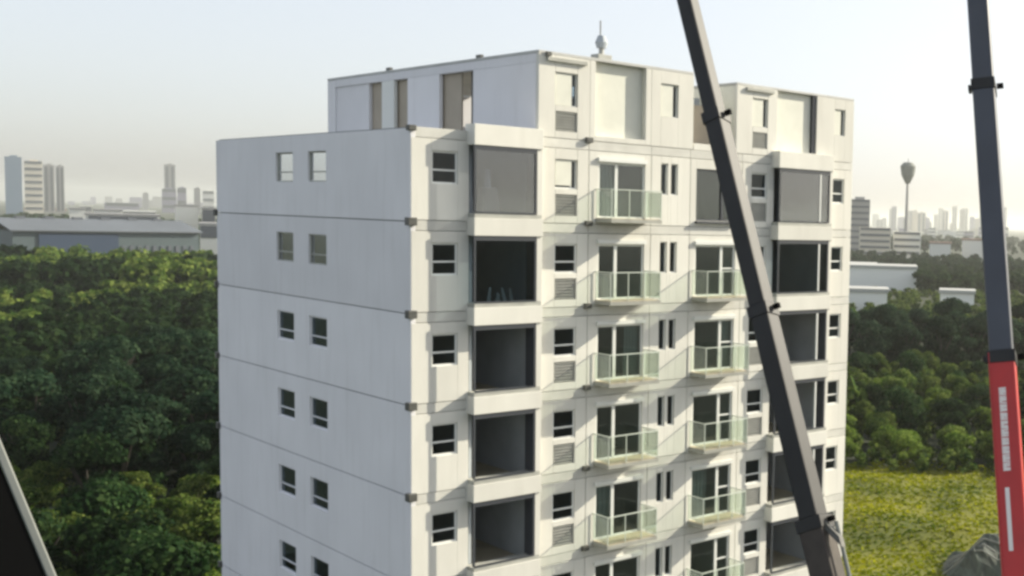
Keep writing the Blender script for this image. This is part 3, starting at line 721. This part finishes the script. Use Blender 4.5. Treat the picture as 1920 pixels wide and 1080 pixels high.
for i, (p0, p1, yt, d, m, w) in enumerate([
    (130, 160, 396, 900, 'c_white', 'white shed below the twin towers'), (150, 172, 391, 1000, 'c_grey', 'grey shed behind the white shed'), (176, 228, 399, 900, 'c_white', 'long cream shed left of middle'),
    (196, 262, 384, 1500, 'c_lilac', 'hazy lilac block left of the small grey block'), (232, 292, 402, 850, 'c_grey', 'grey-green low hall in the left distance'), (160, 300, 408, 760, 'c_white', 'white long roof above the blue-roofed hall'),
    (328, 372, 391, 800, 'c_white', 'bright white hall beside the white block'), (378, 404, 396, 780, 'c_white', 'white hall half hidden by the white block'), (45, 125, 393, 1300, 'c_brown', 'brown low block at the foot of the left towers'),
    (374, 408, 426, 610, 'c_white', 'small white house at the end of the blue-roofed hall')]):
    far_block('low_building', w, p0, p1, yt, d, m, depth=25, rows=1 if i % 2 else 0, roof=False, cap='c_white' if m != 'c_white' else 'c_grey')
# long hall with a blue roof band
def hall():
    a, b_ = bearing(22, 540), bearing(372, 560); wd = np.linalg.norm(b_-a); c = (a+b_)/2; t = (b_-a)/wd
    o = empty('factory_hall', (c[0], c[1], GZ), math.atan2(t[1], t[0])); tag(o, 'long low hall with pale roof and blue wall behind the left wood', 'factory')
    h = 11.8
    MB().box(-wd/2, wd/2, 0, 40, 0, h).build('wall', mat('hall_wall', (.07, .10, .11), .6, noise=.2, scale=.05), o)
    b = MB(); b.v = [(-wd/2-1, -1.5, h), (wd/2+1, -1.5, h), (wd/2+1, 20, h+4.2), (-wd/2-1, 20, h+4.2), (wd/2+1, 42, h), (-wd/2-1, 42, h), (-wd/2-1, -1.5, h+.4), (wd/2+1, -1.5, h+.4), (wd/2+1, 20, h+4.6), (-wd/2-1, 20, h+4.6), (wd/2+1, 42, h+.4), (-wd/2-1, 42, h+.4)]
    b.f = [(6, 7, 8, 9), (9, 8, 10, 11), (0, 1, 7, 6), (5, 11, 10, 4), (0, 6, 9, 3), (3, 9, 11, 5), (1, 2, 8, 7), (2, 4, 10, 8), (0, 3, 2, 1), (3, 5, 4, 2)]
    b.build('roof', mat('hall_roof', (.12, .135, .155), .7, noise=.2, scale=.05), o)
    MB().box(-wd/2+8, -wd/2+wd*.54, -.5, -.02, 2.5, h-.8).build('cladding_band', mat('blue_cladding', (.02, .04, .08), .5), o)
    for i in range(10):
        x = -wd/2+wd*.56+i*wd*.043; MB().box(x, x+wd*.02, -.3, -.02, 4, 6.5).build('window', 'c_win', o)
    for i in range(6):
        x = -wd/2+wd*(.1+.15*i); MB().box(x, x+3, 18.5, 21.5, h+4.3, h+5.2).build('roof_vent', 'c_win', o)
hall()
# right side
far_block('apartment_tower', 'hazy tower with rows of windows touching the block right edge', 1590, 1631, 379, 900, 'c_grey', rows=9)
far_block('apartment_row', 'wide pale mid-rise with floor bands below the right tower', 1612, 1672, 432, 820, 'c_cream', rows=5, roof=False)
far_block('apartment_row', 'pale mid-rise right of the banded mid-rise', 1676, 1728, 440, 840, 'c_white', rows=4, roof=False)
far_block('white_shed', 'long white two-storey shed behind the right wood', 1592, 1722, 508, 425, 'c_shed', depth=22, roof=False, rows=0, cap='c_sroof')
far_block('white_shed', 'taller white shed end beside the block right edge', 1588, 1646, 503, 445, 'c_shed', depth=14, roof=False, rows=0, cap='c_sroof')
far_block('low_shed', 'grey-roofed low shed in front of the white shed', 1590, 1668, 553, 318, 'c_shed', depth=12, roof=False, cap='c_sroof')
far_block('low_shed', 'small white-roofed shed left of the red crane', 1768, 1832, 556, 330, 'c_shed', depth=10, roof=False, cap='c_sroof')
far_block('brown_house', 'brown-roofed house in the haze, left one', 1745, 1785, 462, 700, 'c_white', depth=14, roof=False, cap='c_brown')
far_block('brown_house', 'brown-roofed house in the haze next to the slate boom', 1806, 1858, 456, 720, 'c_white', depth=14, roof=False, cap='c_brown')
rs = random.Random(11)
names = ['broad', 'narrow', 'stepped', 'squat', 'slim', 'blocky', 'pale', 'grey']
for i in range(26):
    px = 1636+i*9.5+rs.uniform(-3, 3); w = rs.uniform(8, 17); d = rs.uniform(1700, 3000)
    yt = rs.uniform(392, 424) if not 1690 < px < 1716 else rs.uniform(400, 415)
    where = 'left of the mushroom tower' if px < 1680 else 'under the mushroom tower' if px < 1722 else 'right of the mushroom tower' if px < 1790 else 'close to the slate boom' if px < 1860 else 'right of the slate boom'
    far_block('skyline_tower', f'{names[i % 8]} hazy {"high" if yt < 405 else "low"} tower {where} on the skyline', px, px+w, yt, d, rs.choice(['c_grey', 'c_lilac', 'c_cream']), cols=rs.choice([0, 2]), group='hazy towers on the right skyline')
for i in range(16):
    px = 1640+i*15+rs.uniform(-5, 5); w = rs.uniform(14, 26); d = rs.uniform(1000, 1500); yt = rs.uniform(428, 446)
    where = 'left' if px < 1700 else 'middle' if px < 1780 else 'right'
    far_block('city_block', f'{names[i % 8]} low hazy city block in the {where} of the right distance', px, px+w, yt, d, rs.choice(['c_grey', 'c_lilac', 'c_cream', 'c_white']), rows=rs.choice([0, 2, 3]), roof=False, group='low city blocks on the right')
for i in range(12):
    px = 130+i*22+rs.uniform(-5, 5); w = rs.uniform(10, 24); d = rs.uniform(2200, 3200); yt = rs.uniform(372, 386)
    far_block('distant_block', f'{names[i % 8]} very faint block on the left skyline {"before" if px<265 else "behind"} the narrow tower', px, px+w, yt, d, rs.choice(['c_grey', 'c_lilac']), roof=False, group='faint blocks on the left skyline')
# mushroom-shaped tower
def mushroom():
    d = 900; c = bearing(1700, d); o = empty('water_tower', (c[0], c[1], GZ)); tag(o, 'mushroom-shaped water tower above the right skyline', 'water tower')
    k = d*ob(1700)/FOC; e = CAM[2]-GZ; hy = hor(1700); Z = lambda y: e+(hy-y)*k
    MB().tube((0, 0, 0), (0, 0, Z(348)), 1.9, .9, 14).build('stem', 'c_grey', o)
    b = MB().tube((0, 0, Z(350)), (0, 0, Z(334)), 1.8, 5.0, 18).tube((0, 0, Z(334)), (0, 0, Z(318)), 5.0, 6.0, 18).tube((0, 0, Z(318)), (0, 0, Z(311)), 6.0, 3.6, 18)
    b.build('tank', mat('dark_tank', (.16, .17, .15), .8), o)
    MB().tube((0, 0, Z(311)), (0, 0, Z(303)), .4, .2, 6).build('mast', 'c_grey', o)
mushroom()
